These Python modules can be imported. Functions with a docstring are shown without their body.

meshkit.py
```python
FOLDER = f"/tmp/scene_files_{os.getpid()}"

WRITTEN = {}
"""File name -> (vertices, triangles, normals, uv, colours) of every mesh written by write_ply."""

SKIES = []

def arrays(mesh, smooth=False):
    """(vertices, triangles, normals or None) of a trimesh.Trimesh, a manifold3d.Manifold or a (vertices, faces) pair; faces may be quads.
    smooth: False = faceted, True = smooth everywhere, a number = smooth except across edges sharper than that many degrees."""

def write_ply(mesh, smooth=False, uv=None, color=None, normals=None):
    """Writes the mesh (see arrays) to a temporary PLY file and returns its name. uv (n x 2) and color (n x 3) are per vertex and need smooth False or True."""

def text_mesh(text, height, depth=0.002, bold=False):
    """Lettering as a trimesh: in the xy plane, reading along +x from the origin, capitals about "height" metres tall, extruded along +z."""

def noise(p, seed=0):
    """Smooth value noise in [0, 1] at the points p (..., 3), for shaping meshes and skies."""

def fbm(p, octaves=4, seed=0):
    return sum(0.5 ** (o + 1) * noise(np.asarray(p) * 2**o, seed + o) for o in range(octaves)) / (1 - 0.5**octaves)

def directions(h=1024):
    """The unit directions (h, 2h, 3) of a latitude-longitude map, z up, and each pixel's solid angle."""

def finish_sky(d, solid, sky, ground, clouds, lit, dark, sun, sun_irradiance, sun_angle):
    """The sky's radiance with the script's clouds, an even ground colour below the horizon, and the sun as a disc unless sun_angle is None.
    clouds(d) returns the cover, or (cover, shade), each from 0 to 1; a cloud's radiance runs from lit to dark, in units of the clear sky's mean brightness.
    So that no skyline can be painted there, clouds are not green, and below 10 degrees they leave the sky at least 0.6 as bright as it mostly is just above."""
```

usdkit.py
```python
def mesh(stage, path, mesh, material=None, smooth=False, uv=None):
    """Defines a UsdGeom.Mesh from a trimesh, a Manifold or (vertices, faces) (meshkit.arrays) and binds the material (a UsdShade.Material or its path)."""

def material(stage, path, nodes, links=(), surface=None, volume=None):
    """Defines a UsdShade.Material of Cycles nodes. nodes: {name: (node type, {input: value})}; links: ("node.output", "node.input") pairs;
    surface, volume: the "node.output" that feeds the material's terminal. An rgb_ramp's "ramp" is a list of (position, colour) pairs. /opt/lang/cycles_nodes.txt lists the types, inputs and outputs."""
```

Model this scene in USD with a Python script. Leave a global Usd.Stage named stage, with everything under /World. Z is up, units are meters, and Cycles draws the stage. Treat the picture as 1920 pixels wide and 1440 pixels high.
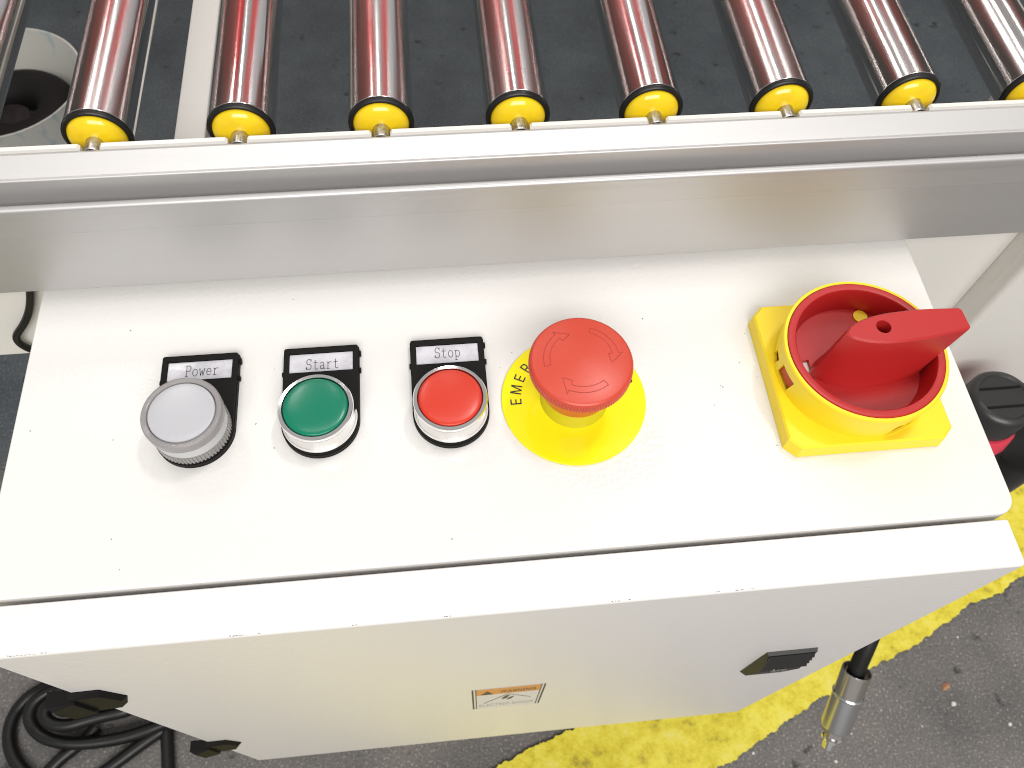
import math
import numpy as np
import trimesh
import manifold3d as m3
from shapely import affinity
from shapely.geometry import Polygon, LineString, Point, MultiPolygon, box as sbox
from shapely.ops import unary_union
import usdkit
import meshkit
from pxr import Usd, UsdGeom, UsdLux, UsdShade, Gf, Sdf

stage = Usd.Stage.CreateInMemory()
UsdGeom.SetStageUpAxis(stage, 'Z')
UsdGeom.SetStageMetersPerUnit(stage, 1.0)
UsdGeom.Xform.Define(stage, '/World')
UsdGeom.Scope.Define(stage, '/World/Looks')
rng = np.random.default_rng(7)

# ------------------------------------------------------------------ camera
# x runs along the conveyor, y away from the viewer, z up; z = 0 is the top of the control box, y = 0 its front edge
pitch, roll, yaw = 1.06356, 0.06352, 0.15281
CP = np.array([0.1750, -0.09228, 0.30172])
Fv = np.array([math.sin(yaw) * math.cos(pitch), math.cos(yaw) * math.cos(pitch), -math.sin(pitch)])
R0 = np.array([math.cos(yaw), -math.sin(yaw), 0]); U0 = np.cross(R0, Fv)
Rv = R0 * math.cos(roll) + U0 * math.sin(roll); Uv = -R0 * math.sin(roll) + U0 * math.cos(roll)
cam = UsdGeom.Camera.Define(stage, '/World/camera')
mat = Gf.Matrix4d(*[float(v) for v in (*Rv, 0, *Uv, 0, *(-Fv), 0, *CP, 1)])
cam.AddTransformOp().Set(mat)
cam.CreateHorizontalApertureAttr(36.0)
cam.CreateVerticalApertureAttr(27.0)
cam.CreateFocalLengthAttr(36.0 * 1543.77 / 1920)
cam.CreateClippingRangeAttr(Gf.Vec2f(0.01, 200))
cam.CreateFStopAttr(24.0)
cam.CreateFocusDistanceAttr(0.335)
cam.CreateExposureAttr(-0.47)

# ------------------------------------------------------------------ light: lamps of the hall, an ambient fill dome, added roller streak lamps
dome = UsdLux.DomeLight.Define(stage, '/World/ambient_fill')  # even ambient fill standing in for light from the unseen hall
dome.GetPrim().SetCustomDataByKey('kind', 'structure')
usdkit.material(stage, '/World/Looks/hall_fill', {'b': ('background_shader', {'color': (1.0, 0.98, 0.965), 'strength': 0.56})}, surface='b.background')
UsdShade.MaterialBindingAPI.Apply(dome.GetPrim()).Bind(UsdShade.Material.Get(stage, '/World/Looks/hall_fill'))


def lamp(name, loc, aim, w, h, power, color=(1.0, 0.975, 0.945)):
    """A rectangular lamp; power is its radiance."""
    l = UsdLux.RectLight.Define(stage, '/World/' + name)
    l.CreateWidthAttr(w); l.CreateHeightAttr(h)
    l.CreateIntensityAttr(power); l.CreateColorAttr(Gf.Vec3f(*color))
    z = np.array(loc, float) - np.array(aim, float); z /= np.linalg.norm(z)
    x = np.cross([0, 1, 0.001], z); x /= np.linalg.norm(x); y = np.cross(z, x)
    l.AddTransformOp().Set(Gf.Matrix4d(*[float(v) for v in (*x, 0, *y, 0, *z, 0, *loc, 1)]))
    return l


lamp('ceiling_lamp', (0.15, 0.45, 3.0), (0.15, 0.45, 0), 2.2, 0.35, 6.5)
for i_, x_ in enumerate((0.16, -0.66, 1.45)):
    lamp('added_streak_lamp' + ('_%03d' % i_ if i_ else ''), (x_, 1.92, 1.90), (x_, 1.92, 0), 0.08, 1.0, 19)  # unseen lamps added to put white streaks on the rollers
lamp('ceiling_lamp_002', (0.3, -2.7, 2.7), (0.3, -0.9, 0), 3.2, 1.8, 11.3)
lamp('ceiling_lamp_003', (-1.25, 2.5, 3.0), (-1.25, 2.5, 0), 0.5, 1.1, 11)
lamp('ceiling_lamp_004', (1.2, 0.85, 3.0), (1.2, 0.85, 0), 0.22, 0.50, 90)


# ------------------------------------------------------------------ helpers
_used = set()


def fresh(parent, name):
    k, path = 0, f'{parent}/{name}'
    while path in _used:
        k += 1
        path = f'{parent}/{name}_{k:03d}'
    _used.add(path)
    return path


def tag(prim, label=None, cat=None, group=None, kind=None):
    for k, v in (('label', label), ('category', cat), ('group', group), ('kind', kind)):
        if v:
            prim.SetCustomDataByKey(k, v)
    return prim


def xf(name, parent='/World', **kw):
    path = fresh(parent, name)
    p = UsdGeom.Xform.Define(stage, path).GetPrim()
    tag(p, **kw)
    return path


def obj(name, mesh, material, parent='/World', smooth=30, **kw):
    path = fresh(parent, name)
    if isinstance(mesh, (list, tuple)) and len(mesh) and hasattr(mesh[0], 'faces'):
        mesh = trimesh.util.concatenate(mesh)
    m = usdkit.mesh(stage, path, mesh, M[material], smooth=smooth)
    tag(m.GetPrim(), **kw)
    return path


def bx(x0, x1, y0, y1, z0, z1):
    m = trimesh.creation.box((x1 - x0, y1 - y0, z1 - z0))
    m.apply_translation(((x0 + x1) / 2, (y0 + y1) / 2, (z0 + z1) / 2))
    return m


def lathe(prof, n=72, at=(0, 0, 0), axis='z'):
    """Revolves (radius, height) points about z."""
    p = np.array(prof, float)
    m = trimesh.creation.revolve(p, sections=n)
    if axis == 'y-':        # height runs towards the viewer (-y)
        m.apply_transform(trimesh.transformations.rotation_matrix(math.pi / 2, [1, 0, 0]))
    m.apply_translation(at)
    return m


def loft(rings, cap=True):
    """rings: list of (n x 3) loops of equal length, convex, closed; caps by fans."""
    n = len(rings[0]); V = np.vstack(rings); Fc = []
    for i in range(len(rings) - 1):
        a, b = i * n, (i + 1) * n
        for k in range(n):
            k2 = (k + 1) % n
            Fc += [[a + k, a + k2, b + k2], [a + k, b + k2, b + k]]
    V = list(V)
    if cap:
        for r, base, flip in ((rings[0], 0, True), (rings[-1], (len(rings) - 1) * n, False)):
            c = len(V); V.append(np.mean(r, axis=0))
            for k in range(n):
                k2 = (k + 1) % n
                Fc.append([c, base + k2, base + k] if flip else [c, base + k, base + k2])
    m = trimesh.Trimesh(np.array(V), np.array(Fc), process=False)
    if m.volume < 0:
        m.invert()
    return m


def rrect(x0, x1, y0, y1, r, d=0.0, n=6):
    """Rounded rectangle inset by d, always 4*(n+1) points."""
    pts = []
    rr = max(r - d, 1e-5)
    for cx, cy, a0 in ((x1 - r, y1 - r, 0), (x0 + r, y1 - r, 90), (x0 + r, y0 + r, 180), (x1 - r, y0 + r, 270)):
        if r < d:
            cx += (r - d) * (1 if a0 in (0, 270) else -1); cy += (r - d) * (1 if a0 in (0, 90) else -1)
        for k in range(n + 1):
            a = math.radians(a0 + 90 * k / n)
            pts.append((cx + rr * math.cos(a), cy + rr * math.sin(a)))
    return np.array(pts)


def pad(x0, x1, y0, y1, z0, z1, r=0.002, e=0.0008, n=6, steps=4, bottom=False):
    """Plate with rounded corners (r) and rounded upper edges (e)."""
    rings = []
    if bottom:
        for k in range(steps + 1):
            a = math.pi / 2 * k / steps
            rings.append(np.c_[rrect(x0, x1, y0, y1, r, e * (1 - math.sin(a)), n), np.full(4 * (n + 1), z0 + e * (1 - math.cos(a)))])
    else:
        rings.append(np.c_[rrect(x0, x1, y0, y1, r, 0, n), np.full(4 * (n + 1), z0)])
    for k in range(steps + 1):
        a = math.pi / 2 * k / steps
        rings.append(np.c_[rrect(x0, x1, y0, y1, r, e * (1 - math.cos(a)), n), np.full(4 * (n + 1), z1 - e * (1 - math.sin(a)))])
    return loft(rings)


def prism_x(prof, x0, x1):
    """Extrudes a (y, z) outline along x."""
    m = trimesh.creation.extrude_polygon(Polygon(prof), x1 - x0, engine='earcut')
    T = np.eye(4); T[:3, :3] = np.array([[0, 0, 1], [1, 0, 0], [0, 1, 0]]); T[0, 3] = x0
    m.apply_transform(T)
    return m


def spline(pts, per=10):
    from scipy.interpolate import CubicSpline
    P = np.array(pts, float); t = np.r_[0, np.cumsum(np.linalg.norm(np.diff(P, axis=0), axis=1))]
    return CubicSpline(t, P)(np.linspace(0, t[-1], per * (len(P) - 1) + 1))


def tube(pts, r, n=14, per=10, smooth=True):
    P = spline(pts, per) if smooth and len(pts) > 2 else np.array(pts, float)
    T = np.gradient(P, axis=0); T /= np.linalg.norm(T, axis=1, keepdims=True)
    u = np.cross(T[0], [0, 0, 1.0]); u = u if np.linalg.norm(u) > .1 else np.cross(T[0], [0, 1.0, 0]); u /= np.linalg.norm(u)
    rings = []
    for i in range(len(P)):
        u = u - T[i] * (u @ T[i]); u /= np.linalg.norm(u); v = np.cross(T[i], u)
        a = np.linspace(0, 2 * math.pi, n, endpoint=False)
        rr = r[i] if np.ndim(r) else r
        rings.append(P[i] + rr * (np.outer(np.cos(a), u) + np.outer(np.sin(a), v)))
    return loft(rings)


def flat(shape, z, h):
    ms = [trimesh.creation.extrude_polygon(g, h, engine='earcut') for g in getattr(shape, 'geoms', [shape]) if not g.is_empty]
    m = trimesh.util.concatenate(ms); m.apply_translation((0, 0, z))
    return m


def to_mani(m):
    m = trimesh.Trimesh(m.vertices, m.faces, process=True); m.merge_vertices()
    return m3.Manifold(m3.Mesh(np.asarray(m.vertices, np.float32), np.asarray(m.faces, np.uint32)))


def from_mani(k):
    q = k.to_mesh()
    return trimesh.Trimesh(q.vert_properties[:, :3], q.tri_verts, process=False)


# ------------------------------------------------------------------ materials
M = {}


def mk(name, base, rough=0.4, metallic=0.0, bump=None, vary=None, rvary=None, coat=0.0, coat_rough=0.05, spec=0.5, trans=0.0, sss=0.0, extra=None):
    """bump: (scale, distance m, strength[, stretch xyz]); vary: (scale, other colour, low, high); rvary: (scale, rough lo, rough hi[, stretch])"""
    nd = {'g': ('geometry', {})}
    ps = {'roughness': rough, 'metallic': metallic, 'base_color': base, 'coat_weight': coat, 'coat_roughness': coat_rough, 'specular_ior_level': spec, 'transmission_weight': trans}
    if sss:
        ps.update(subsurface_weight=sss, subsurface_scale=0.004, subsurface_radius=(1, 1, 1))
    ps.update(extra or {})
    nd['p'] = ('principled_bsdf', ps); lk = []

    def vec(tagname, stretch):
        if stretch is None:
            return 'g.position'
        nd[tagname] = ('mapping', {'scale': stretch}); lk.append(('g.position', tagname + '.vector'))
        return tagname + '.vector'
    if bump:
        nd['bn'] = ('noise_texture', {'scale': bump[0], 'detail': 2.0}); lk.append((vec('bm', bump[3] if len(bump) > 3 else None), 'bn.vector'))
        nd['b'] = ('bump', {'distance': bump[1], 'strength': bump[2]}); lk += [('bn.fac', 'b.height'), ('b.normal', 'p.normal')]
        if coat:
            lk.append(('b.normal', 'p.coat_normal'))
    if vary:
        nd['vn'] = ('noise_texture', {'scale': vary[0], 'detail': 5.0, 'roughness': 0.6}); lk.append((vec('vm', vary[4] if len(vary) > 4 else None), 'vn.vector'))
        nd['vr'] = ('rgb_ramp', {'ramp': [(0, base), (vary[2], base), (vary[3], vary[1]), (1, vary[1])]}); lk += [('vn.fac', 'vr.fac'), ('vr.color', 'p.base_color')]
    if rvary:
        nd['rn'] = ('noise_texture', {'scale': rvary[0], 'detail': 4.0}); lk.append((vec('rm', rvary[3] if len(rvary) > 3 else None), 'rn.vector'))
        nd['rr'] = ('map_range', {'from_min': 0.3, 'from_max': 0.7, 'to_min': rvary[1], 'to_max': rvary[2], 'clamp': True}); lk += [('rn.fac', 'rr.value'), ('rr.result', 'p.roughness')]
    M[name] = usdkit.material(stage, '/World/Looks/' + name, nd, lk, surface='p.BSDF')


mk('white_paint', (0.765, 0.752, 0.73), 0.2, bump=(520, 0.0006, 0.19), rvary=(30, 0.16, 0.24), spec=0.45)
mk('lock_plastic', (0.022, 0.021, 0.020), 0.45, bump=(1500, 0.0002, 0.12), spec=0.4)
mk('door_paint', (0.80, 0.778, 0.762), 0.24, bump=(520, 0.0006, 0.19), spec=0.35)
mk('frame_paint', (0.77, 0.75, 0.71), 0.32, bump=(400, 0.0005, 0.12))
mk('dark_gap', (0.03, 0.028, 0.02), 0.8)
mk('aluminium', (0.55, 0.54, 0.535), 0.48, 0.65, bump=(900, 0.0002, 0.08, (0.02, 1, 1)), rvary=(40, 0.46, 0.54, (0.1, 1, 1)))
mk('chrome', (0.88, 0.87, 0.86), 0.10, 1.0)
mk('roller_steel', (0.70, 0.68, 0.665), 0.16, 1.0, bump=(700, 0.0003, 0.12, (1, 0.03, 1)), rvary=(160, 0.07, 0.27, (1, 0.06, 1)), vary=(1500, (0.42, 0.40, 0.38), 0.60, 0.72))
mk('axle_steel', (0.55, 0.53, 0.50), 0.35, 1.0, vary=(600, (0.25, 0.23, 0.2), 0.5, 0.7))
mk('nickel', (0.66, 0.63, 0.58), 0.2, 1.0)
mk('black_plastic', (0.009, 0.0083, 0.008), 0.6, bump=(1500, 0.0002, 0.12), spec=0.15)
mk('black_rubber', (0.007, 0.007, 0.007), 0.4, bump=(900, 0.0003, 0.2), rvary=(60, 0.3, 0.5), spec=0.4)
mk('black_gloss', (0.006, 0.006, 0.006), 0.18)
mk('grey_knob', (0.030, 0.029, 0.029), 0.35, bump=(1200, 0.0002, 0.15))
mk('yellow_cap', (0.88, 0.62, 0.008), 0.16, coat=0.4, vary=(120, (0.80, 0.54, 0.01), 0.45, 0.7))
mk('yellow_plastic', (0.92, 0.70, 0.018), 0.42, bump=(1500, 0.0002, 0.12))
mk('yellow_gloss', (0.90, 0.80, 0.010), 0.10, bump=(140, 0.0004, 0.05))
mk('yellow_stem', (0.62, 0.55, 0.02), 0.35)
mk('red_switch', (0.46, 0.019, 0.019), 0.38, bump=(1600, 0.0002, 0.15))
mk('red_cap', (0.58, 0.060, 0.030), 0.34, bump=(2500, 0.0002, 0.12))
mk('red_engraving', (0.36, 0.028, 0.018), 0.5)
mk('red_button', (0.60, 0.036, 0.014), 0.3, bump=(900, 0.0002, 0.08))
mk('green_button', (0.0, 0.18, 0.10), 0.25, bump=(900, 0.0002, 0.08))
mk('pink_plastic', (0.72, 0.05, 0.09), 0.4)
mk('white_lens', (0.47, 0.475, 0.50), 0.28)
mk('milky_lens', (0.62, 0.62, 0.63), 0.2, trans=0.2)
mk('clear_lens', (0.48, 0.46, 0.46), 0.14, trans=0.45, extra={'ior': 1.3})
mk('ribbed_plastic', (0.36, 0.35, 0.34), 0.25, trans=0.25)
mk('paper', (0.70, 0.69, 0.74), 0.25, bump=(110, 0.0012, 0.12), vary=(130, (0.50, 0.49, 0.53), 0.45, 0.75), coat=0.6)  # grey mottling stands in for reflections in the wavy clear cover
mk('ink', (0.02, 0.02, 0.025), 0.5)
mk('faint_ink', (0.42, 0.39, 0.34), 0.5)
mk('orange_ink', (0.72, 0.32, 0.09), 0.4)
mk('sticker_film', (0.76, 0.73, 0.66), 0.4)
mk('olive_ink', (0.09, 0.08, 0.045), 0.5)
mk('tub_plastic', (0.62, 0.61, 0.56), 0.45, vary=(60, (0.44, 0.53, 0.54), 0.55, 0.62, (1, 1, 0.25)))
mk('red_panel_paint', (0.56, 0.026, 0.026), 0.45)
mk('panel_grey', (0.30, 0.31, 0.32), 0.5)
mk('satin_steel', (0.70, 0.71, 0.72), 0.22, 1.0)
mk('dull_red_paint', (0.26, 0.075, 0.065), 0.5)
mk('panel_pale_grey', (0.55, 0.57, 0.60), 0.5)
mk('chip_brown', (0.42, 0.22, 0.12), 0.8)
mk('crumb_white', (0.7, 0.68, 0.63), 0.8)
mk('dark_metal', (0.10, 0.08, 0.07), 0.4)

# concrete floor: dark sealed concrete with aggregate flecks, stains and pits, shade painted in towards the rear
M['concrete'] = usdkit.material(stage, '/World/Looks/concrete', {
    'g': ('geometry', {}),
    'big': ('noise_texture', {'scale': 7.0, 'detail': 6.0, 'roughness': 0.65}),
    'bigr': ('rgb_ramp', {'ramp': [(0.0, (0.070, 0.070, 0.070)), (0.36, (0.115, 0.112, 0.108)), (0.62, (0.180, 0.168, 0.157)), (1.0, (0.25, 0.235, 0.215))]}),
    'fl': ('noise_texture', {'scale': 380.0, 'detail': 3.0, 'roughness': 0.7}),
    'flr': ('rgb_ramp', {'ramp': [(0.0, (0.35, 0.35, 0.35)), (0.40, (0.8, 0.8, 0.8)), (0.60, (1.15, 1.15, 1.15)), (0.67, (2.8, 2.7, 2.6)), (1.0, (5.0, 4.8, 4.5))]}),
    'mul': ('mix', {'mix_type': 'multiply', 'fac': 1.0}),
    'st': ('noise_texture', {'scale': 34.0, 'detail': 4.0, 'roughness': 0.6}),
    'str': ('rgb_ramp', {'ramp': [(0.0, (0.16, 0.16, 0.16)), (0.30, (0.3, 0.3, 0.3)), (0.37, (1, 1, 1)), (1, (1, 1, 1))]}),
    'mul2': ('mix', {'mix_type': 'multiply', 'fac': 1.0}),
    'sep': ('separate_xyz', {}), 'rear_shade': ('map_range', {'from_min': 0.20, 'from_max': 0.42, 'to_min': 0.0, 'to_max': 1.0, 'clamp': True}),
    'coat': ('mix', {'mix_type': 'multiply', 'color2': (0.38, 0.50, 0.58)}),  # bluer tone towards the rear, with the shade under the conveyor painted in
    'b': ('bump', {'distance': 0.002, 'strength': 0.5}),
    'p': ('principled_bsdf', {'roughness': 0.48, 'specular_ior_level': 0.4})},
    [('g.position', 'big.vector'), ('big.fac', 'bigr.fac'), ('g.position', 'fl.vector'), ('fl.fac', 'flr.fac'), ('bigr.color', 'mul.color1'), ('flr.color', 'mul.color2'),
     ('g.position', 'st.vector'), ('st.fac', 'str.fac'), ('mul.color', 'mul2.color1'), ('str.color', 'mul2.color2'), ('g.position', 'sep.vector'), ('sep.y', 'rear_shade.value'), ('rear_shade.result', 'coat.fac'), ('mul2.color', 'coat.color1'), ('coat.color', 'p.base_color'),
     ('fl.fac', 'b.height'), ('b.normal', 'p.normal')], surface='p.BSDF')
# worn yellow floor paint, concrete showing through the pits
M['floor_paint'] = usdkit.material(stage, '/World/Looks/floor_paint', {
    'g': ('geometry', {}),
    'n': ('noise_texture', {'scale': 55.0, 'detail': 6.0, 'roughness': 0.7}),
    'r': ('rgb_ramp', {'ramp': [(0, (0.07, 0.065, 0.05)), (0.29, (0.10, 0.09, 0.05)), (0.33, (0.42, 0.35, 0.03)), (0.44, (0.66, 0.56, 0.03)), (0.55, (0.76, 0.67, 0.06)), (0.7, (0.78, 0.71, 0.16)), (1, (0.80, 0.74, 0.25))]}),
    'f': ('noise_texture', {'scale': 420.0, 'detail': 2.0}),
    'b': ('bump', {'distance': 0.0012, 'strength': 0.4}),
    'p': ('principled_bsdf', {'roughness': 0.5})},
    [('g.position', 'n.vector'), ('n.fac', 'r.fac'), ('r.color', 'p.base_color'), ('g.position', 'f.vector'), ('f.fac', 'b.height'), ('b.normal', 'p.normal')], surface='p.BSDF')

# ------------------------------------------------------------------ ground
FZ = -0.65
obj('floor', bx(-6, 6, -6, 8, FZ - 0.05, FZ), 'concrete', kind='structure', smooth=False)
ang = math.radians(22.3); du = np.array([math.cos(ang), math.sin(ang)]); dv = np.array([-du[1], du[0]])
o = np.array([0.424, -0.049])
ts = np.arange(-2.2, 3.2, 0.0015)


def ragged(side, seed):
    q = np.c_[ts * 22, np.full_like(ts, seed), np.zeros_like(ts)]; q2 = np.c_[ts * 140, np.full_like(ts, seed + 9.0), np.zeros_like(ts)]
    off = (meshkit.fbm(q, 3, 5) - .5) * 0.012 + (meshkit.fbm(q2, 3, 8) - .5) * 0.0045 + (meshkit.noise(q2 * 4.3, 3) - .5) * 0.0016
    return o + np.outer(ts, du) + np.outer(side + off, dv)


lo, hi = ragged(0.0, 1.0), ragged(0.107, 4.0)
Vs = np.vstack([np.c_[lo, np.full(len(ts), FZ + 0.004)], np.c_[hi, np.full(len(ts), FZ + 0.004)]])
n_ = len(ts)
Fs = np.array([[i, i + 1, n_ + i + 1] for i in range(n_ - 1)] + [[i, n_ + i + 1, n_ + i] for i in range(n_ - 1)])
obj('yellow_floor_line', (Vs, Fs), 'floor_paint', kind='structure', smooth=False)

# ------------------------------------------------------------------ roller conveyor
CV = xf('roller_conveyor', label='white framed conveyor of polished steel rollers behind the aluminium guard rail', cat='conveyor')
XL, XR = -0.55, 0.95
RY, YP = 0.1321, 0.1475          # guard rail face, side plate
ZT = 0.0712                      # top of the side plate
PITCH, RX0, RR = 0.05413, 0.0467, 0.0127
AZ = 0.0672                      # axle height
ks = range(-1, 8)
# side plate with an open slot for each axle
out = [(XL, -0.066), (0.3985, -0.066), (0.3985, 0.0065), (0.4766, 0.0065), (0.4766, -0.066), (XR, -0.066), (XR, ZT)]
for k in reversed(range(-9, 17)):
    x = RX0 + k * PITCH
    if XL + .02 < x < XR - .02:
        out += [(x + 0.0044, ZT), (x + 0.0036, ZT - 0.0010), (x + 0.0036, ZT - 0.0078), (x - 0.0036, ZT - 0.0078), (x - 0.0036, ZT - 0.0010), (x - 0.0044, ZT)]
out += [(XL, ZT)]
pl = trimesh.creation.extrude_polygon(Polygon(out), 0.0020, engine='earcut')
pl.apply_transform(np.array([[1, 0, 0, 0], [0, 0, -1, YP + 0.0020], [0, 1, 0, 0], [0, 0, 0, 1.0]]))
lip = bx(XL, 0.3985, YP + 0.0020, YP + 0.03, -0.066, -0.063)
obj('side_plate', [pl, lip], 'frame_paint', CV, smooth=False)
fp = pl.copy(); fp.apply_translation((0, 0.46, 0))
obj('side_plate', fp, 'frame_paint', CV, smooth=False)
# aluminium guard rail profile, outline in (y, z)
prof = [(YP - 0.0003, 0.0698), (YP - 0.0012, 0.0700), (0.1398, 0.0648)]
prof += [(0.1390 + 0.0008 * math.cos(t), 0.0642 + 0.0008 * math.sin(t)) for t in np.radians([120, 150, 180])]
prof += [(0.1384, 0.0600), (0.1386, 0.0560), (0.1386, 0.0500), (0.1372, 0.0492), (0.1358, 0.0500), (0.1350, 0.0540)]
for k in range(9):
    a = math.radians(20 + 165 * k / 8)
    prof.append((0.1333 + 0.0017 * math.cos(a), 0.0549 + 0.0017 * math.sin(a)))
prof += [(0.13165, 0.0520), (RY, 0.0508), (RY, 0.0422), (RY - 0.00012, 0.0418), (RY - 0.00012, 0.0411), (RY, 0.0407), (RY, 0.0058), (RY + 0.0006, 0.0050), (RY + 0.003, 0.0050), (RY + 0.003, 0.030), (YP - 0.0003, 0.030)]
obj('guard_rail', prism_x(prof, XL, XR), 'aluminium', CV, smooth=35)
# cross bar and legs
obj('cross_bar', pad(0.0600, 0.0735, YP + 0.003, 0.565, 0.002, 0.030, 0.0015, 0.0008), 'frame_paint', CV)
obj('gusset', bx(0.3985, 0.4766, 0.158, 0.160, -0.33, 0.03), 'frame_paint', CV, smooth=False)
obj('leg', pad(0.4768, 0.56, 0.1400, 0.235, FZ, 0.0045, 0.004, 0.001), 'frame_paint', CV, label='white upright leg standing right of the control box')
y0r = 0.1593
for k in ks:
    x = RX0 + k * PITCH
    t = lathe([(0, 0.0), (RR - 0.0016, 0.0), (RR - 0.0006, 0.0), (RR, -0.0006), (RR, -0.40), (0, -0.40)], 72, axis='y-', at=(x, y0r, AZ - 0.0012))
    r_ = obj('roller', t, 'roller_steel', CV, smooth=50)
    obj('seal_ring', lathe([(0.0100, -0.0005), (0.0124, -0.0005), (0.0129, 0.0002), (0.0129, 0.0012), (0.0122, 0.0021), (0.0114, 0.0022), (0.0109, 0.0016), (0.0104, 0.0)], 64, axis='y-', at=(x, y0r, AZ - 0.0012)), 'black_rubber', r_, smooth=60)
    cap = [(0.0110, 0.0), (0.0110, 0.0010)] + [(0.0036 + 0.0074 * math.cos(a), 0.0010 + 0.0046 * math.sin(a)) for a in np.linspace(0.1, math.pi / 2, 9)] + [(0.0034, 0.0052), (0.0034, 0.001)]
    obj('end_cap', lathe(cap, 56, axis='y-', at=(x, y0r, AZ - 0.0012)), 'yellow_cap', r_, smooth=60)
    obj('axle', lathe([(0, 0.002), (0.0033, 0.002), (0.0033, 0.0112), (0.0030, 0.0116), (0, 0.0116)], 28, axis='y-', at=(x, y0r, AZ)), 'axle_steel', r_)

# ------------------------------------------------------------------ control box
BW, DF, DZ = 0.39408, -0.0207, -0.4082
CB = xf('control_box', label='white painted steel control box with buttons on its sloping top, below the guard rail', cat='control box')
stage.GetPrimAtPath(CB).SetCustomDataByKey('label', 'white painted steel control box whose top carries the lamp, buttons and switch')
obj('housing', bx(0.004, BW - 0.004, 0.006, 0.1465, DZ + 0.004, -0.0015), 'frame_paint', CB, smooth=False)
obj('top_panel', pad(0, BW, 0, 0.1468, -0.014, 0.0, 0.0075, 0.0010, n=8, steps=5), 'white_paint', CB, smooth=40)
obj('gap_shade_strip', bx(0.012, BW - 0.012, -0.0022, 0.0055, -0.03, -0.016), 'dark_gap', CB, smooth=False)  # dark strip added so the gap behind the door stays dark


def door_shell():
    x0, x1 = 0.0049, 0.3890
    rings = []
    e, st = 0.0022, 6
    zt, zb = -0.0004, DZ
    # outline in (y, z), rounded at the upper front bend, lofted along x
    pr = [(-0.0022, zt - 0.0004), (-0.0026, zt)]
    for k in range(st + 1):
        a = math.radians(90 + 90 * k / st)
        pr.append((DF + e + e * math.cos(a), zt - e + e * math.sin(a)))
    pr += [(DF, zb + 0.001), (DF + 0.001, zb), (-0.0022, zb)]
    for xx, ins in ((x0, 0.0009), (x0 + 0.0003, 0.0003), (x0 + 0.001, 0), (x1 - 0.001, 0), (x1 - 0.0003, 0.0003), (x1, 0.0009)):
        P = np.array(pr); c = np.array([-0.011, -0.2])
        Q = P.copy()
        Q[:, 0] += np.where(P[:, 0] < -0.011, ins, -ins); Q[:, 1] += np.where(P[:, 1] > -0.2, -ins, ins)
        rings.append(np.c_[np.full(len(Q), xx), Q])
    return loft(rings)


DR = obj('door', door_shell(), 'door_paint', CB, smooth=35)
# door lock: ridged black wing with a bright keyhole
def hull_pts(P):
    return trimesh.Trimesh(*(lambda h: (h.vertices, h.faces))(trimesh.convex.convex_hull(np.array(P, float))), process=False)


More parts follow.
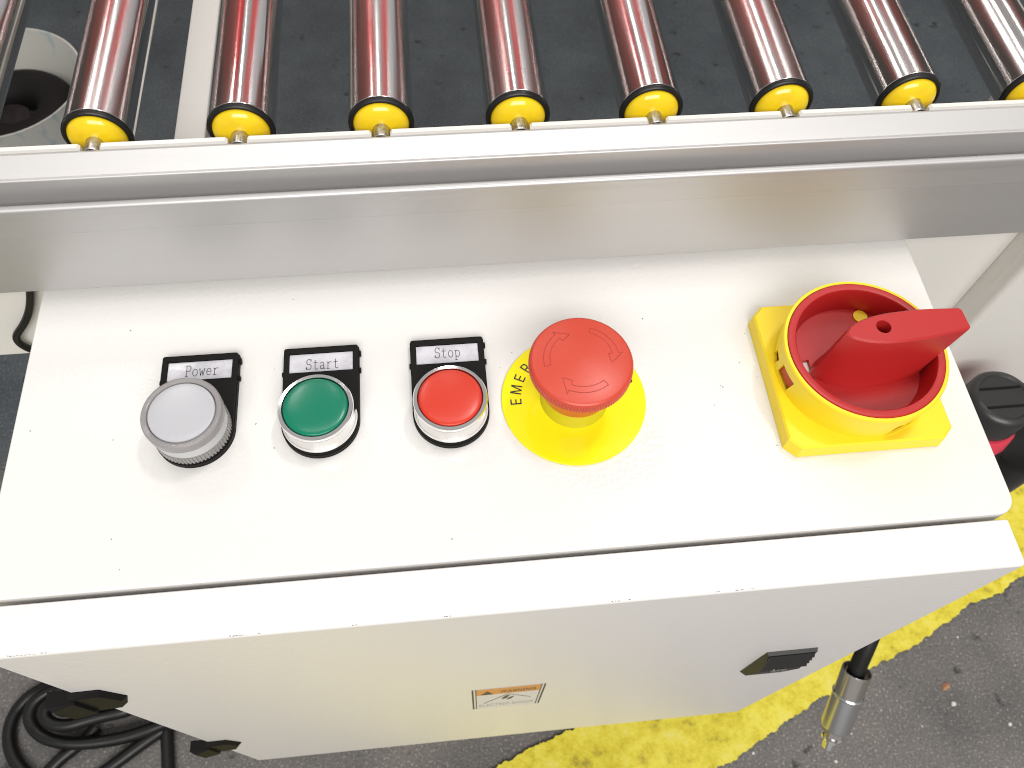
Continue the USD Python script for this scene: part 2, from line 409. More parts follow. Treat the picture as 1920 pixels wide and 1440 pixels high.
core = hull_pts([(0.3300, DF, -0.1390), (0.3575, DF, -0.1390), (0.3310, DF, -0.1960), (0.3560, DF, -0.1960), (0.3306, DF - 0.002, -0.1400), (0.3570, DF - 0.002, -0.1400),
                 (0.3325, DF - 0.0058, -0.1660), (0.3550, DF - 0.0058, -0.1660), (0.3330, DF - 0.003, -0.1930), (0.3540, DF - 0.003, -0.1930)])
LOCK = obj('door_lock', core, 'lock_plastic', CB, smooth=False, label='black ridged door lock with a bright keyhole')
for k in range(4):
    z = -0.1425 - k * 0.0046; d = 0.002 + (0.14 + z) / -0.026 * 0.0038
    obj('grip_ridge', hull_pts([(0.3312, DF - d, z + 0.0018), (0.3560, DF - d, z + 0.0018), (0.3312, DF - d - 0.0018, z - 0.0010), (0.3560, DF - d - 0.0018, z - 0.0010), (0.3312, DF - d, z - 0.0018), (0.3560, DF - d, z - 0.0018)]), 'lock_plastic', LOCK, smooth=False)
kh = lathe([(0.0022, 0.0), (0.0046, 0.0), (0.0046, 0.0012), (0.0022, 0.0012), (0.0022, 0.0)], 32, axis='y-', at=(0.3425, DF - 0.0050, -0.1640))
obj('keyhole', kh, 'chrome', LOCK)
for z in (-0.088, -0.286):
    leaf = hull_pts([(0.004, DF, z + 0.016), (0.0175, DF, z + 0.017), (0.0226, DF, z - 0.002), (0.0165, DF, z - 0.019), (0.004, DF, z - 0.019),
                     (0.004, DF - 0.003, z + 0.013), (0.0165, DF - 0.0025, z + 0.013), (0.0205, DF - 0.0022, z - 0.002), (0.0155, DF - 0.0025, z - 0.016), (0.004, DF - 0.003, z - 0.016)])
    hg = obj('hinge', leaf, 'black_plastic', CB, smooth=False)
    kn_ = hull_pts([(-0.006 + dx, DF + 0.002 - dy, z + dz) for dx in (0, 0.012) for dy in (0, 0.0065) for dz in (-0.014, 0.012)] + [(-0.003, DF - 0.0065, z - 0.012), (-0.003, DF - 0.0065, z + 0.010)])
    obj('hinge_knuckle', kn_, 'black_plastic', hg, smooth=False)


# warning sticker on the door: flat pieces a hair above the paint
def door_flat(shape, lift):
    m = flat(shape, 0, 0.00006)
    m.apply_transform(np.array([[1, 0, 0, 0], [0, 0, -1, DF - lift], [0, 1, 0, 0], [0, 0, 0, 1.0]]))
    return m


sx0, sx1, sz1, sz0 = 0.1745, 0.2155, -0.1695, -0.243
ST = obj('warning_sticker', door_flat(sbox(sx0, sz0, sx1, sz1), 0.00008), 'sticker_film', CB, smooth=False, label='electric shock warning sticker with an orange header')
obj('orange_header', door_flat(sbox(sx0 + 0.0026, -0.1895, sx1 - 0.0026, sz1 - 0.0006), 0.00018), 'orange_ink', ST, smooth=False)
for a, w in ((sx0, 0.0010), (sx0 + 0.0020, 0.0006)):
    obj('border_bar', door_flat(sbox(a, sz0 + .001, a + w, sz1), 0.00018), 'olive_ink', ST, smooth=False)
    obj('border_bar', door_flat(sbox(sx0 + sx1 - a - w, sz0 + .001, sx0 + sx1 - a, sz1), 0.00018), 'olive_ink', ST, smooth=False)
tri = LineString([(0.1815, -0.221), (0.195, -0.1925), (0.2085, -0.211)]).buffer(0.00035)
obj('triangle_outline', door_flat(tri, 0.00018), 'olive_ink', ST, smooth=False)
bolt = unary_union([Polygon([(0.1945, -0.1975), (0.1965, -0.1975), (0.1945, -0.205), (0.1960, -0.205), (0.1915, -0.2125), (0.1930, -0.2065), (0.1915, -0.2065)]),
                    Polygon([(0.1975, -0.203), (0.1990, -0.203), (0.1972, -0.2095), (0.1982, -0.2095), (0.1945, -0.2155), (0.1958, -0.2105), (0.1950, -0.2105)])])
obj('lightning_bolt', door_flat(bolt, 0.00018), 'olive_ink', ST, smooth=False)
obj('header_triangle', door_flat(Polygon([(0.1795, -0.1885), (0.1865, -0.1885), (0.1832, -0.1765)]), 0.00028), 'olive_ink', ST, smooth=False)


def door_text(txt, x, z, h, w, lift, matn):
    m = meshkit.text_mesh(txt, h, 0.00005)
    b = m.bounds; m.apply_translation(-b[0]); m.apply_scale([w / (b[1][0] - b[0][0]), 1, 1])
    m.apply_transform(np.array([[1, 0, 0, x], [0, 0, -1, DF - lift], [0, 1, 0, z], [0, 0, 0, 1.0]]))
    obj('lettering', m, matn, ST, smooth=False)


door_text('WARNING', 0.1905, -0.1858, 0.0085, 0.0200, 0.00028, 'olive_ink')
door_text('ELECTRIC SHOCK', 0.1785, -0.2345, 0.0085, 0.0330, 0.00018, 'faint_ink')

# tiny nicks in the paint (dark steel showing), one scatter on the box
nick = []
for x, y in ((0.0406, 0.1124), (0.1087, 0.1234), (0.0071, 0.0675), (0.0399, 0.0608), (0.102, 0.0885), (0.0956, 0.0633), (0.1714, 0.0084), (0.202, 0.0888), (0.1963, 0.0816), (0.1035, 0.052), (0.2612, 0.1015), (0.305, 0.0684), (0.3049, 0.0905), (0.2838, 0.0566), (0.3054, 0.0364), (0.0448, 0.0194), (0.0492, 0.0074), (0.2885, 0.0655), (0.2893, 0.0648), (0.2990, 0.0760)):
    a = rng.uniform(0, 3.14); s = rng.uniform(0.0001, 0.00024)
    poly = Polygon([(x + s * (1 + .6 * rng.random()) * math.cos(t) * (1.6 if i % 2 else 1), y + s * math.sin(t)) for i, t in enumerate(np.linspace(0, 6.28, 7)[:-1])])
    nick.append(flat(affinity.rotate(poly, math.degrees(a)), 0.00006, 0.00003))
for x, L in ((0.0165, 0.0045), (0.0215, 0.003), (0.0262, 0.0016), (0.0927, 0.0052), (0.1005, 0.001), (0.1342, 0.0013), (0.1675, 0.0020), (0.2295, 0.0028), (0.2350, 0.0009), (0.2683, 0.0021), (0.2765, 0.0030), (0.2812, 0.0010)):
    t = x - L / 2
    while t < x + L / 2:
        l = rng.uniform(0.0003, 0.0011); hh = rng.uniform(0.00006, 0.00022); c0 = rng.uniform(-0.00012, 0.00012)
        q = [(t, c0), (t + l * .3, c0 - hh * rng.random()), (t + l * .8, c0 - hh), (t + l, c0 + hh * .2), (t + l * .6, c0 + hh), (t + l * .2, c0 + hh * rng.random())]
        m = flat(Polygon(q).convex_hull, -0.00004, 0.00008)
        m.apply_transform(trimesh.transformations.rotation_matrix(math.radians(45), [1, 0, 0]))
        m.apply_translation((0, -0.02008, -0.00102))
        nick.append(m)
        t += l + rng.uniform(0, 0.0005)
obj('paint_nicks', nick, 'dark_metal', CB, smooth=False, kind='stuff')


# ------------------------------------------------------------------ slab serif lettering built from strokes
def arc(cx, cy, rx, ry, a0, a1, n=16):
    return [(cx + rx * math.cos(math.radians(a)), cy + ry * math.sin(math.radians(a))) for a in np.linspace(a0, a1, n)]


def serif_text(word, height):
    """Thin slab serif letters, 0.5 em apart like a typewriter face."""
    t = 0.052
    G = {
        'P': [[(.12, 0), (.12, 1)], [(.03, 0), (.24, 0)], [(.03, 1), (.30, 1)] + arc(.27, .735, .18, .265, 90, -90) + [(.12, .47)]],
        'S': [arc(.25, .745, .18, .255, 25, 250, 20) + arc(.25, .26, .19, .26, 85, -160, 20), [(.42, 1.0), (.42, .74)], [(.05, 0.0), (.05, .28)]],
        'o': [arc(.25, .32, .185, .33, 0, 360, 30)],
        'w': [[(.05, .64), (.15, 0), (.25, .50), (.35, 0), (.45, .64)], [(-.01, .64), (.13, .64)], [(.37, .64), (.51, .64)]],
        'e': [[(.08, .36), (.42, .36)] + arc(.25, .34, .175, .31, 5, 320, 26)],
        'r': [[(.14, 0), (.14, .63)], [(.03, 0), (.28, 0)], [(.03, .63), (.14, .63)], arc(.34, .40, .20, .24, 175, 60, 10)],
        't': [[(.20, .9), (.20, .14)] + arc(.31, .14, .11, .14, 180, 330, 10), [(.06, .64), (.40, .64)]],
        'a': [arc(.22, .47, .15, .18, 160, 20, 12) + [(.36, .42), (.36, .08), (.40, .02), (.47, .02)], arc(.21, .18, .14, .17, 70, 330, 18) + [(.36, .16)], [(.36, .36), (.24, .35)]],
        'p': [[(.12, -.30), (.12, .63)], [(.03, -.30), (.24, -.30)], [(.02, .63), (.12, .63)], arc(.27, .32, .165, .32, 150, -150, 24)],
    }
    shp = []
    for i, ch in enumerate(word):
        for s in G[ch]:
            shp.append(affinity.translate(LineString(s).buffer(t / 2, cap_style=2, join_style=1, quad_segs=3), i * 0.56, 0))
    return affinity.scale(unary_union(shp), height, height, origin=(0, 0))


# ------------------------------------------------------------------ push buttons and lamp
BY = 0.0615


def holder(x, word, part, tx, ty):
    """Black legend holder 31 x 50 mm with a label window, the card and its lettering."""
    w = 0.0156
    top, rad = 0.0958, 0.0156
    outl = Polygon([(x - w, top - .0008), (x - w + .0008, top), (x + w - .0008, top), (x + w, top - .0008)] + [(x + rad * math.cos(a), BY + rad * math.sin(a)) for a in np.linspace(0, -math.pi, 40)])
    win = sbox(x - 0.0132, 0.0836, x + 0.0132, 0.0930)
    base = flat(outl, 0.0001, 0.0026)
    rim = flat(outl.buffer(-0.0003).difference(win), 0.0027, 0.0013)
    tabs = [bx(x + w, x + w + 0.0007, 0.0915, 0.0935, 0.0004, 0.0022), bx(x + w, x + w + 0.0007, 0.0835, 0.0852, 0.0004, 0.0022), bx(x - w - 0.0006, x - w, 0.0835, 0.0852, 0.0004, 0.0022)]
    obj('legend_holder', [base, rim] + tabs, 'black_plastic', part, smooth=25)
    obj('label_card', flat(win.buffer(-0.00015), 0.00272, 0.00025), 'paper', part, smooth=False)
    t = serif_text(word, 0.0050)
    b = t.bounds
    t = affinity.translate(t, x + tx - (b[0] + b[2]) / 2, ty)
    obj('lettering', flat(t, 0.00300, 0.00004), 'ink', part, smooth=False)


def push_button(x, word, colour, label, tx, ty):
    P = xf(word.lower() + '_button', CB, label=label)
    holder(x, word, P, tx, ty)
    bez = [(0.0120, 0.0040), (0.0150, 0.0040), (0.0150, 0.0048), (0.0144, 0.0056), (0.0143, 0.0118), (0.0147, 0.0128), (0.0148, 0.0140), (0.0144, 0.0147), (0.0131, 0.0148), (0.0129, 0.0145), (0.0129, 0.0100), (0.0120, 0.0100)]
    obj('bezel', lathe(bez, 96, (x, BY, 0)), 'chrome', P, smooth=40)
    cp = [(0.0129, 0.0098), (0.0126, 0.0100), (0.0126, 0.0143), (0.0124, 0.0147)] + [(0.0122 * math.cos(a), 0.0147 + 0.0011 * math.sin(a)) for a in np.linspace(0.12, math.pi / 2, 10)]
    cp[-1] = (0, cp[-1][1])
    obj('push_cap', lathe([(0, 0.0098)] + cp, 72, (x, BY, 0)), colour, P, smooth=40)
    obj('seal', lathe([(0.0126, 0.0100), (0.0129, 0.0100), (0.0129, 0.0138), (0.0126, 0.0138), (0.0126, 0.0100)], 72, (x, BY, 0)), 'black_rubber', P)


LXp = 0.0723
P = xf('power_lamp', CB, label='unlit white indicator lamp below the word Power')
holder(LXp, 'Power', P, 0.0008, 0.0860)
ribs = []
for k in range(64):
    a = 2 * math.pi * k / 64
    for da, r in ((0, 0.0150), (0.35, 0.0150), (0.5, 0.0146), (0.85, 0.0146)):
        ribs.append((r * math.cos(a + da * 2 * math.pi / 64), r * math.sin(a + da * 2 * math.pi / 64)))
ribs = np.array(ribs)
obj('ribbed_base', loft([np.c_[ribs, np.full(len(ribs), z)] for z in (0.0040, 0.0086)]) , 'ribbed_plastic', P, smooth=False)
obj('lens_body', lathe([(0, 0.0087), (0.0146, 0.0087), (0.0147, 0.0092), (0.0146, 0.0136), (0.0143, 0.0142), (0, 0.0142)], 72, (LXp, BY - 0.0006, 0)), 'milky_lens', P, smooth=40)
stage.GetPrimAtPath(P + '/ribbed_base')
UsdGeom.Xformable(stage.GetPrimAtPath(P + '/ribbed_base')).AddTranslateOp().Set(Gf.Vec3d(LXp, BY - 0.0006, 0))
obj('lens_collar', lathe([(0.0129, 0.0143), (0.0150, 0.0143), (0.0153, 0.0150), (0.0153, 0.0186), (0.0149, 0.0193), (0.0142, 0.0195), (0.0132, 0.0192), (0.0129, 0.0188), (0.0129, 0.0143)], 96, (LXp, BY - 0.0006, 0)), 'clear_lens', P, smooth=50)
ln = [(0, 0.0143), (0.0127, 0.0143), (0.0127, 0.0186), (0.0124, 0.0191)] + [(0.0122 * math.cos(a), 0.0191 + 0.0007 * math.sin(a)) for a in np.linspace(0.12, math.pi / 2, 8)]
ln[-1] = (0, ln[-1][1])
obj('lens', lathe(ln, 72, (LXp, BY - 0.0006, 0)), 'white_lens', P, smooth=40)

push_button(0.1218, 'Start', 'green_button', 'green push button in a chrome ring below the word Start', 0.0004, 0.0853)
push_button(0.1744, 'Stop', 'red_button', 'red push button in a chrome ring below the word Stop', 0.0000, 0.0868)

# ------------------------------------------------------------------ emergency stop
EX, EY = 0.2253, 0.0640
ES = xf('emergency_stop', CB, label='red mushroom emergency stop button on a yellow disc')
obj('warning_disc', lathe([(0, 0.0002), (0.0297, 0.0002), (0.0300, 0.0005), (0.0300, 0.0011), (0.0297, 0.0014), (0.015, 0.0019), (0, 0.0019)], 120, (EX, EY, 0)), 'yellow_gloss', ES, smooth=40)
for chs, angs in (('EMERGENCY', [180 - 13.6 * k for k in range(9)]), ('STOP', [54.5, 41, 28, 14.5])):
    for ch, a in zip(chs, angs):
        m = meshkit.text_mesh(ch, 0.0046, 0.00005)
        b = m.bounds; m.apply_translation((-(b[0][0] + b[1][0]) / 2, 0, 0)); m.apply_scale([0.86, 1, 1])
        m.apply_translation((0, 0.0218, 0))
        m.apply_transform(trimesh.transformations.rotation_matrix(math.radians(a - 90), [0, 0, 1]))
        m.apply_translation((EX, EY, 0.00172))
        obj('lettering', m, 'ink', ES, smooth=False)
obj('stem', lathe([(0, 0.0015), (0.0142, 0.0015), (0.0139, 0.0028), (0.0134, 0.016), (0, 0.016)], 72, (EX, EY, 0)), 'yellow_stem', ES, smooth=40)
obj('skirt', lathe([(0, 0.0110), (0.0132, 0.0110), (0.0142, 0.0116), (0.0182, 0.0258), (0.0186, 0.0266), (0, 0.0266)], 96, (EX, EY, 0)), 'red_cap', ES, smooth=40)
NK = 110
def knurl(r, z, dep):
    a = np.linspace(0, 2 * math.pi, NK * 4, endpoint=False)
    rr = r - dep * np.tile([0, 0, 1, 1], NK)
    return np.c_[EX + rr * np.cos(a), EY + rr * np.sin(a), np.full_like(a, z)]
rings = [knurl(0.0183, 0.0264, 0), knurl(0.0198, 0.0268, 0.0), knurl(0.0202, 0.0274, 0.0004), knurl(0.0202, 0.0302, 0.0004), knurl(0.0201, 0.0309, 0.0002)]
def dome_z(r):
    return 0.0342 - 0.0018 * (r / 0.0186) ** 2
rings += [knurl(0.0196, 0.0318, 0), knurl(0.0191, 0.0322, 0), knurl(0.0186, dome_z(0.0186), 0)]
for r in (0.016, 0.012, 0.008, 0.004, 0.001):
    rings.append(knurl(r, dome_z(r), 0))
obj('mushroom_cap', loft(rings), 'red_cap', ES, smooth=28)
for k, a0 in enumerate((158, 274, 38)):
    # curved release arrow, as engraved outline: band between two radii with a head at its clockwise end
    ro, ri, n = 0.0146, 0.0122, 16
    span = 62
    aa = np.radians(np.linspace(a0 + span / 2, a0 - span / 2, n))
    outer = [(ro * math.cos(t), ro * math.sin(t)) for t in aa]; inner = [(ri * math.cos(t), ri * math.sin(t)) for t in aa[::-1]]
    he = math.radians(a0 - span / 2)
    hp = [((ro + 0.0017) * math.cos(he), (ro + 0.0017) * math.sin(he)), (0.0115 * math.cos(he - 0.36), 0.0115 * math.sin(he - 0.36)), ((ri - 0.0017) * math.cos(he), (ri - 0.0017) * math.sin(he))]
    if k == 1:
        pass
    ol = LineString(outer + hp + inner + [outer[0]]).segmentize(0.0008).buffer(0.00013, cap_style=2)
    m = flat(ol, 0, 0.00002)
    r = np.hypot(m.vertices[:, 0], m.vertices[:, 1]); m.vertices[:, 2] += dome_z(r) + 0.00002
    m.apply_translation((EX, EY, 0))
    obj('engraved_arrow', m, 'red_engraving', ES, smooth=False)

# ------------------------------------------------------------------ main switch
SX, SY = 0.3417, 0.0650
SW = xf('main_switch', CB, label='red rotary main switch handle in a yellow collar on a square plate')
def octa(h, c, z):
    p = [(h - c, h), (-h + c, h), (-h, h - c), (-h, -h + c), (-h + c, -h), (h - c, -h), (h, -h + c), (h, h - c)]
    return np.array([(SX + a, SY + b, z) for a, b in p])
obj('base_plate', loft([octa(0.0345, 0.0045, 0.0002), octa(0.0341, 0.0045, 0.0070), octa(0.0334, 0.0043, 0.0078)]), 'yellow_plastic', SW, smooth=15)
body = to_mani(lathe([(0, 0.0070), (0.0318, 0.0070), (0.0326, 0.0200), (0.0331, 0.0238), (0.0327, 0.0245), (0, 0.0245)], 128, (SX, SY, 0)))
bore = to_mani(lathe([(0, 0.0079), (0.0308, 0.0079), (0.0316, 0.026), (0, 0.026)], 128, (SX, SY, 0)))
body = body - bore
for a, w, h0, h1 in ((187, 0.0095, 0.0090, 0.0185), (167, 0.0050, 0.0090, 0.0150), (-72, 0.012, 0.0082, 0.0165), (16, 0.008, 0.010, 0.0185), (106, 0.008, 0.010, 0.0185)):
    c = trimesh.creation.box((0.012, w, h1 - h0)); c.apply_translation((0.031, 0, (h0 + h1) / 2))
    c.vertices[:, 1] += np.where(c.vertices[:, 2] > (h0 + h1) / 2, 0.0022, 0.0)
    c.apply_transform(trimesh.transformations.rotation_matrix(math.radians(a), [0, 0, 1])); c.apply_translation((SX, SY, 0))
    body = body - to_mani(c)
obj('collar', from_mani(body), 'yellow_plastic', SW, smooth=25)
RT = 0.0252
ringp = [(0.0275, 0.0100), (0.0306, 0.0100), (0.0315, RT - 0.0012), (0.0312, RT - 0.0003), (0.0305, RT), (0.0284, RT - 0.0003), (0.0278, RT - 0.0012), (0.0262, 0.0132), (0.0262, 0.0110), (0.0275, 0.0100)]
obj('red_ring', lathe(ringp, 120, (SX, SY, 0)), 'red_switch', SW, smooth=40)
fl = Point(SX, SY).buffer(0.0266, 48)
ha = math.radians(4)
def hrot(q):
    q = np.array(q, float)
    return np.c_[SX + q[:, 0] * math.cos(ha) - q[:, 1] * math.sin(ha), SY + q[:, 0] * math.sin(ha) + q[:, 1] * math.cos(ha)]
slot = Polygon(hrot([(-0.0268, -0.0085), (-0.0195, -0.0085), (-0.0190, 0.0040), (-0.0268, 0.0040)]))
obj('dish', flat(fl.difference(slot), 0.0095, 0.0040), 'red_switch', SW, smooth=30)
obj('indicator_window', flat(slot.buffer(-0.0001).intersection(fl), 0.0095, 0.0022), 'crumb_white', SW, smooth=False)
# handle: bullet shaped blade, flared towards the dish, its tail overhanging the ring
HT = 0.0430
def blade(z, tip, tail, wmax, wtail):
    q = []
    n = 12
    for k in range(n + 1):      # rounded nose on the left
        t = k / n
        q.append((tip + (0.022) * t, wmax * math.sin(math.pi / 2 * t ** 0.62)))
    q.append((tip + 0.032, wmax * 0.98))
    q += [(tail - 0.001, wtail), (tail, wtail - 0.001)]
    lower = [(x, -y) for x, y in q[::-1]]
    q = np.array(q + lower[:-1])
    w = hrot(q)
    return np.c_[w, np.full(len(w), z)]
hb = loft([blade(0.0128, -0.0205, 0.0225, 0.0100, 0.0080), blade(0.0200, -0.0190, 0.0250, 0.0090, 0.0070), blade(0.0260, -0.0182, 0.0272, 0.0083, 0.0063), blade(HT - 0.0008, -0.0166, 0.0325, 0.0068, 0.0050), blade(HT, -0.0158, 0.0319, 0.0061, 0.0044)])
hb.apply_translation((0, -0.0022, 0))
hm = to_mani(hb)
hc = trimesh.creation.cylinder(0.0029, 0.03, sections=28); p2 = hrot([(-0.0015, -0.0016)])[0]; hc.apply_translation((p2[0], p2[1], HT - 0.004))
hm = hm - to_mani(hc)
obj('handle', from_mani(hm), 'red_switch', SW, smooth=28)
mk_ = trimesh.creation.cylinder(0.0030, 0.0010, sections=24); mk_.apply_translation((SX + 0.0085, SY + 0.0215, 0.0138))
obj('position_mark', mk_, 'yellow_plastic', SW)

# ------------------------------------------------------------------ air regulator beside the box
AR = xf('air_regulator', label='black knobbed air regulator with a pink ring, fixed right of the control box', cat='regulator')
ax_, ay_ = 0.5000, 0.1065
T = trimesh.transformations.rotation_matrix(math.radians(0), [1, 0, 0])
kn = []
for k in range(40):
    pass
kp = [(0, -0.141), (0.0180, -0.141), (0.0192, -0.1395), (0.0196, -0.132), (0.0192, -0.1215), (0.0176, -0.1188), (0.0150, -0.1180), (0.0142, -0.1190), (0, -0.1192)]
KN = obj('knob', lathe(kp, 72, (ax_, ay_, 0)), 'grey_knob', AR, smooth=50)
obj('knob_groove', bx(ax_ - 0.0125, ax_ + 0.0125, ay_ + 0.0055, ay_ + 0.0068, -0.1200, -0.1186), 'black_plastic', KN, smooth=False)
obj('knob_groove', bx(ax_ - 0.0125, ax_ + 0.0125, ay_ - 0.0068, ay_ - 0.0055, -0.1200, -0.1186), 'black_plastic', KN, smooth=False)
obj('lock_ring', lathe([(0, -0.158), (0.0225, -0.158), (0.0230, -0.1540), (0.0218, -0.1450), (0.0200, -0.1415), (0, -0.1415)], 24, (ax_, ay_, 0)), 'pink_plastic', AR, smooth=20)
obj('body', [lathe([(0, -0.235), (0.022, -0.235), (0.0265, -0.226), (0.0265, -0.168), (0.0240, -0.1585), (0, -0.1585)], 56, (ax_, ay_, 0)), pad(ax_ - 0.034, ax_ + 0.034, ay_ - 0.020, ay_ + 0.020, -0.215, -0.180, 0.004, 0.003)], 'black_rubber', AR, smooth=40)
obj('filter_bowl', lathe([(0, -0.245), (0.012, -0.243), (0.019, -0.232), (0.0215, -0.215), (0.0215, -0.175), (0.0195, -0.1705), (0, -0.1700)], 56, (0.5390, 0.0985, 0)), 'black_gloss', AR, smooth=40)
obj('bracket', bx(ax_ - 0.021, ax_ + 0.02, ay_, 0.1398, -0.179, -0.176), 'dark_metal', AR, smooth=False)

# ------------------------------------------------------------------ air hose with quick coupler
HS = xf('air_hose', label='black air hose ending in a metal quick coupler, hanging right of the box', cat='hose')
A0 = np.array([0.4775, -0.0040, -0.366]); A1 = np.array([0.4625, -0.0525, -0.4260]); d_ = (A1 - A0); LEN = np.linalg.norm(d_); d_ /= LEN


def along(prof, n=40, hexa=False):
    m = trimesh.creation.revolve(np.array(prof, float) * [1.0, LEN / 0.068], sections=6 if hexa else n)
    T = trimesh.geometry.align_vectors([0, 0, 1], d_); m.apply_transform(T); m.apply_translation(A0)
    return m


obj('hose', tube([A0 + d_ * 0.012, A0 - d_ * 0.014, A0 - d_ * 0.034 + (0.003, 0.003, 0.0), A0 + (0.034, 0.075, 0.040), A0 + (0.075, 0.15, 0.02), A0 + (0.11, 0.22, -0.08)], 0.0066), 'black_rubber', HS, smooth=60)
obj('collar', along([(0.0100, 0.0), (0.0112, 0.0), (0.0115, 0.0010), (0.0115, 0.0190), (0, 0.0190), (0, 0.0120), (0.0100, 0.0110), (0.0100, 0.0)]), 'nickel', HS, smooth=40)
obj('sleeve', along([(0, 0.0190), (0.0120, 0.0190), (0.0125, 0.0200), (0.0118, 0.0215), (0.0118, 0.0480), (0.0106, 0.0500), (0, 0.0500)]), 'satin_steel', HS, smooth=40)
obj('hex_nut', along([(0, 0.0500), (0.0092, 0.0500), (0.0092, 0.0550), (0, 0.0550)], hexa=True), 'nickel', HS, smooth=False)
obj('nipple', along([(0, 0.0550), (0.0060, 0.0550), (0.0060, 0.0570), (0.0080, 0.0580), (0.0080, 0.0605), (0.0050, 0.0620), (0.0050, 0.0680), (0.0020, 0.0680), (0, 0.0660)]), 'chrome', HS, smooth=40)

# ------------------------------------------------------------------ cables
obj('thin_cable', tube([(0.010, 0.139, 0.020), (-0.005, 0.1435, 0.004), (-0.0116, 0.1440, -0.0109), (-0.0171, 0.1440, -0.0222), (-0.0291, 0.1440, -0.0390), (-0.0350, 0.1440, -0.0480), (-0.0330, 0.1440, -0.0570), (-0.0230, 0.1440, -0.0640), (-0.006, 0.140, -0.085), (0.002, 0.130, -0.11)], 0.0018), 'black_rubber', smooth=60,
    label='thin black cable curling down from the rail beside the left edge of the box', cat='cable')
zc = FZ + 0.0062
coil = [(0.02, 0.10, zc + .02), (-0.10, 0.062, zc + .012), (-0.149, 0.047, zc + .008), (-0.181, 0.039, zc + .006), (-0.207, 0.036, zc + .006), (-0.234, 0.036, zc + .008), (-0.259, 0.041, zc + .010), (-0.278, 0.052, zc + .01), (-0.286, 0.067, zc + .012), (-0.283, 0.080, zc + .013), (-0.269, 0.090, zc + .012), (-0.235, 0.094, zc + .012), (-0.20, 0.085, zc + .01),
        (-0.178, 0.064, zc + .022), (-0.202, 0.0585, zc + .024), (-0.226, 0.054, zc + .026), (-0.250, 0.053, zc + .027), (-0.263, 0.063, zc + .028), (-0.256, 0.078, zc + .028), (-0.235, 0.088, zc + .03), (-0.19, 0.088, zc + .034)]
loop2 = [(-0.19, 0.105, zc + .006), (-0.235, 0.107, zc + .002), (-0.268, 0.101, zc), (-0.292, 0.091, zc), (-0.306, 0.076, zc), (-0.310, 0.056, zc), (-0.304, 0.035, zc), (-0.289, 0.016, zc), (-0.262, -0.006, zc), (-0.22, -0.03, zc), (-0.16, -0.04, zc)]
st3 = [(-0.10, 0.063, zc + .004), (-0.148, 0.044, zc), (-0.169, 0.032, zc), (-0.189, 0.019, zc), (-0.206, 0.008, zc), (-0.240, -0.015, zc), (-0.28, -0.05, zc)]
st4 = [(-0.16, 0.10, zc), (-0.150, 0.055, zc), (-0.147, 0.035, zc), (-0.144, 0.014, zc), (-0.140, -0.015, zc), (-0.13, -0.06, zc)]
st5 = [(-0.222, 0.052, zc), (-0.236, 0.036, zc), (-0.251, 0.025, zc), (-0.264, 0.012, zc), (-0.278, -0.008, zc), (-0.30, -0.04, zc)]
st6 = [(-0.15, 0.070, zc + .03), (-0.19, 0.072, zc + .034), (-0.225, 0.066, zc + .036), (-0.246, 0.068, zc + .036), (-0.25, 0.080, zc + .036), (-0.22, 0.096, zc + .03), (-0.17, 0.10, zc + .02)]
CC = xf('cable_coil', label='thick black cable lying coiled on the floor beside the lower left of the box', cat='cable')
for l in (coil, loop2, st3, st4, st5, st6):
    obj('cable_strand', tube(l, 0.0066, n=16), 'black_rubber', CC, smooth=60)

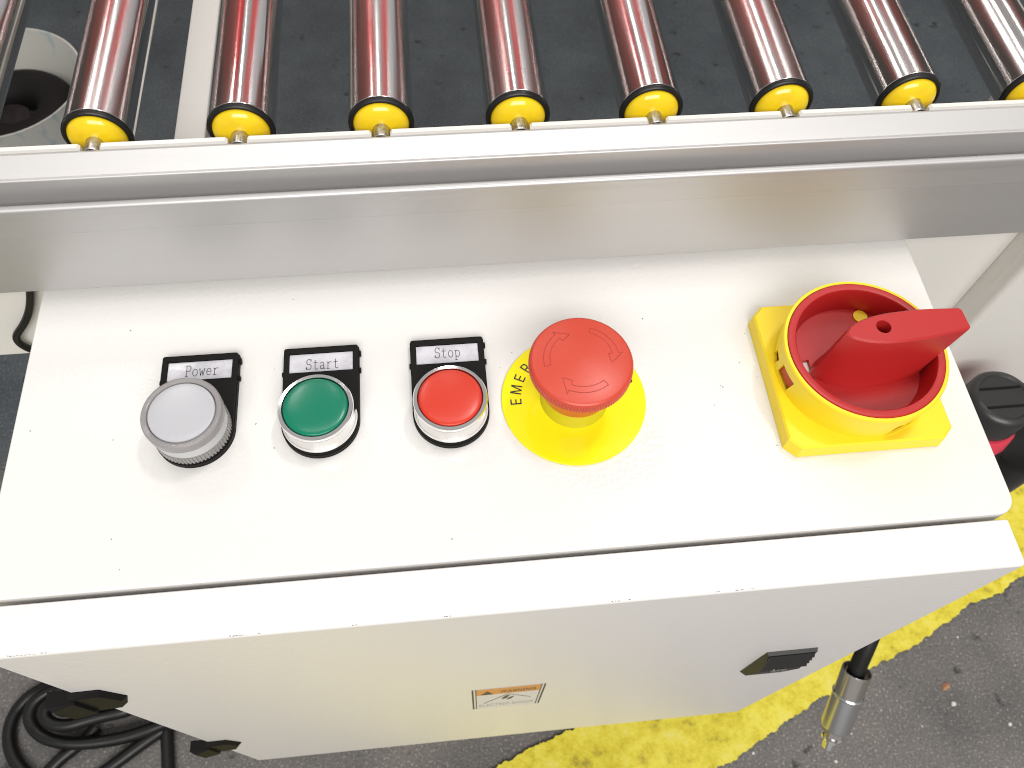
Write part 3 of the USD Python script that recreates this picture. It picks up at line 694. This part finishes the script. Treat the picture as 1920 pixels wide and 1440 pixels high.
# ------------------------------------------------------------------ tub under the rollers, added panels beyond for the rollers to reflect, litter
TB = xf('plastic_tub', label='white round plastic tub with blue stains on the floor under the left rollers', cat='tub')
tx, ty, tr = -0.446, 0.934, 0.116
obj('wall', lathe([(0, FZ + .001), (0.100, FZ + .001), (tr - 0.001, -0.552), (tr, -0.550), (tr - 0.002, -0.550), (0.0975, FZ + .004), (0, FZ + .004)], 72, (tx, ty, 0)), 'tub_plastic', TB, smooth=40)
HR = xf('rubber_ring', label='black rubber ring lying inside the white tub', cat='ring')
obj('ring', lathe([(0.058 + 0.030 * math.cos(a), FZ + 0.040 + 0.030 * math.sin(a)) for a in np.linspace(0, 2 * math.pi, 25)], 56, (tx + 0.004, ty - 0.008, 0)), 'black_plastic', HR, smooth=60)
obj('hub', lathe([(0, FZ + .006), (0.030, FZ + .006), (0.030, FZ + .05), (0, FZ + .052)], 40, (tx - 0.004, ty - 0.022, 0)), 'black_rubber', HR, smooth=40)
RM = xf('reflection_panels', label='tall red and grey panels out of view, added for the rollers to reflect', cat='machine')
obj('base', bx(-3.2, 3.6, 2.5, 2.7, FZ, 0.55), 'dark_metal', RM, smooth=False)
for x0, x1, m_ in ((-3.2, -1.802, 'dark_metal'), (-1.8, -0.902, 'dull_red_paint'), (-0.9, -0.152, 'red_panel_paint'), (-0.15, 0.598, 'panel_grey'), (0.6, 1.298, 'red_panel_paint'), (1.3, 1.948, 'panel_pale_grey'), (1.95, 2.7, 'dull_red_paint'), (2.702, 3.8, 'dark_metal')):  # unseen; colours laid out for the streaks the rollers reflect
    obj('panel', bx(x0, x1, 2.48, 2.6, 0.552, 2.35), m_, RM, smooth=False)
obj('wood_chip', hull_pts([(0.6955, 0.003, FZ + .0005), (0.7055, 0.006, FZ + .0005), (0.7045, 0.0125, FZ + .0005), (0.696, 0.009, FZ + .0005), (0.697, 0.006, FZ + .003), (0.704, 0.009, FZ + .0028)]), 'chip_brown', smooth=False, label='small brown chip lying on the grey floor at the lower right', cat='chip')
for i, (x, y, s) in enumerate(((0.7024, -0.0111, .0026), (0.7575, -0.0372, .002), (0.7333, 0.0584, .0012), (0.4685, -0.0387, .0016), (0.555, -0.0553, .0018), (0.660, -0.03, .0010), (0.62, -0.01, .0009), (0.80, 0.02, .0011), (0.58, -0.03, .0010))):
    c = trimesh.creation.icosphere(1, s); c.vertices *= (1 + .5 * (rng.random((len(c.vertices), 1)) - .5)); c.vertices[:, 2] *= .6
    c.apply_translation((x, y, FZ + s * .5))
    obj('floor_crumb', c, 'crumb_white', smooth=False, label='tiny white crumb lying on the dark grey floor at the lower right', cat='crumb', group='white crumbs on the floor')
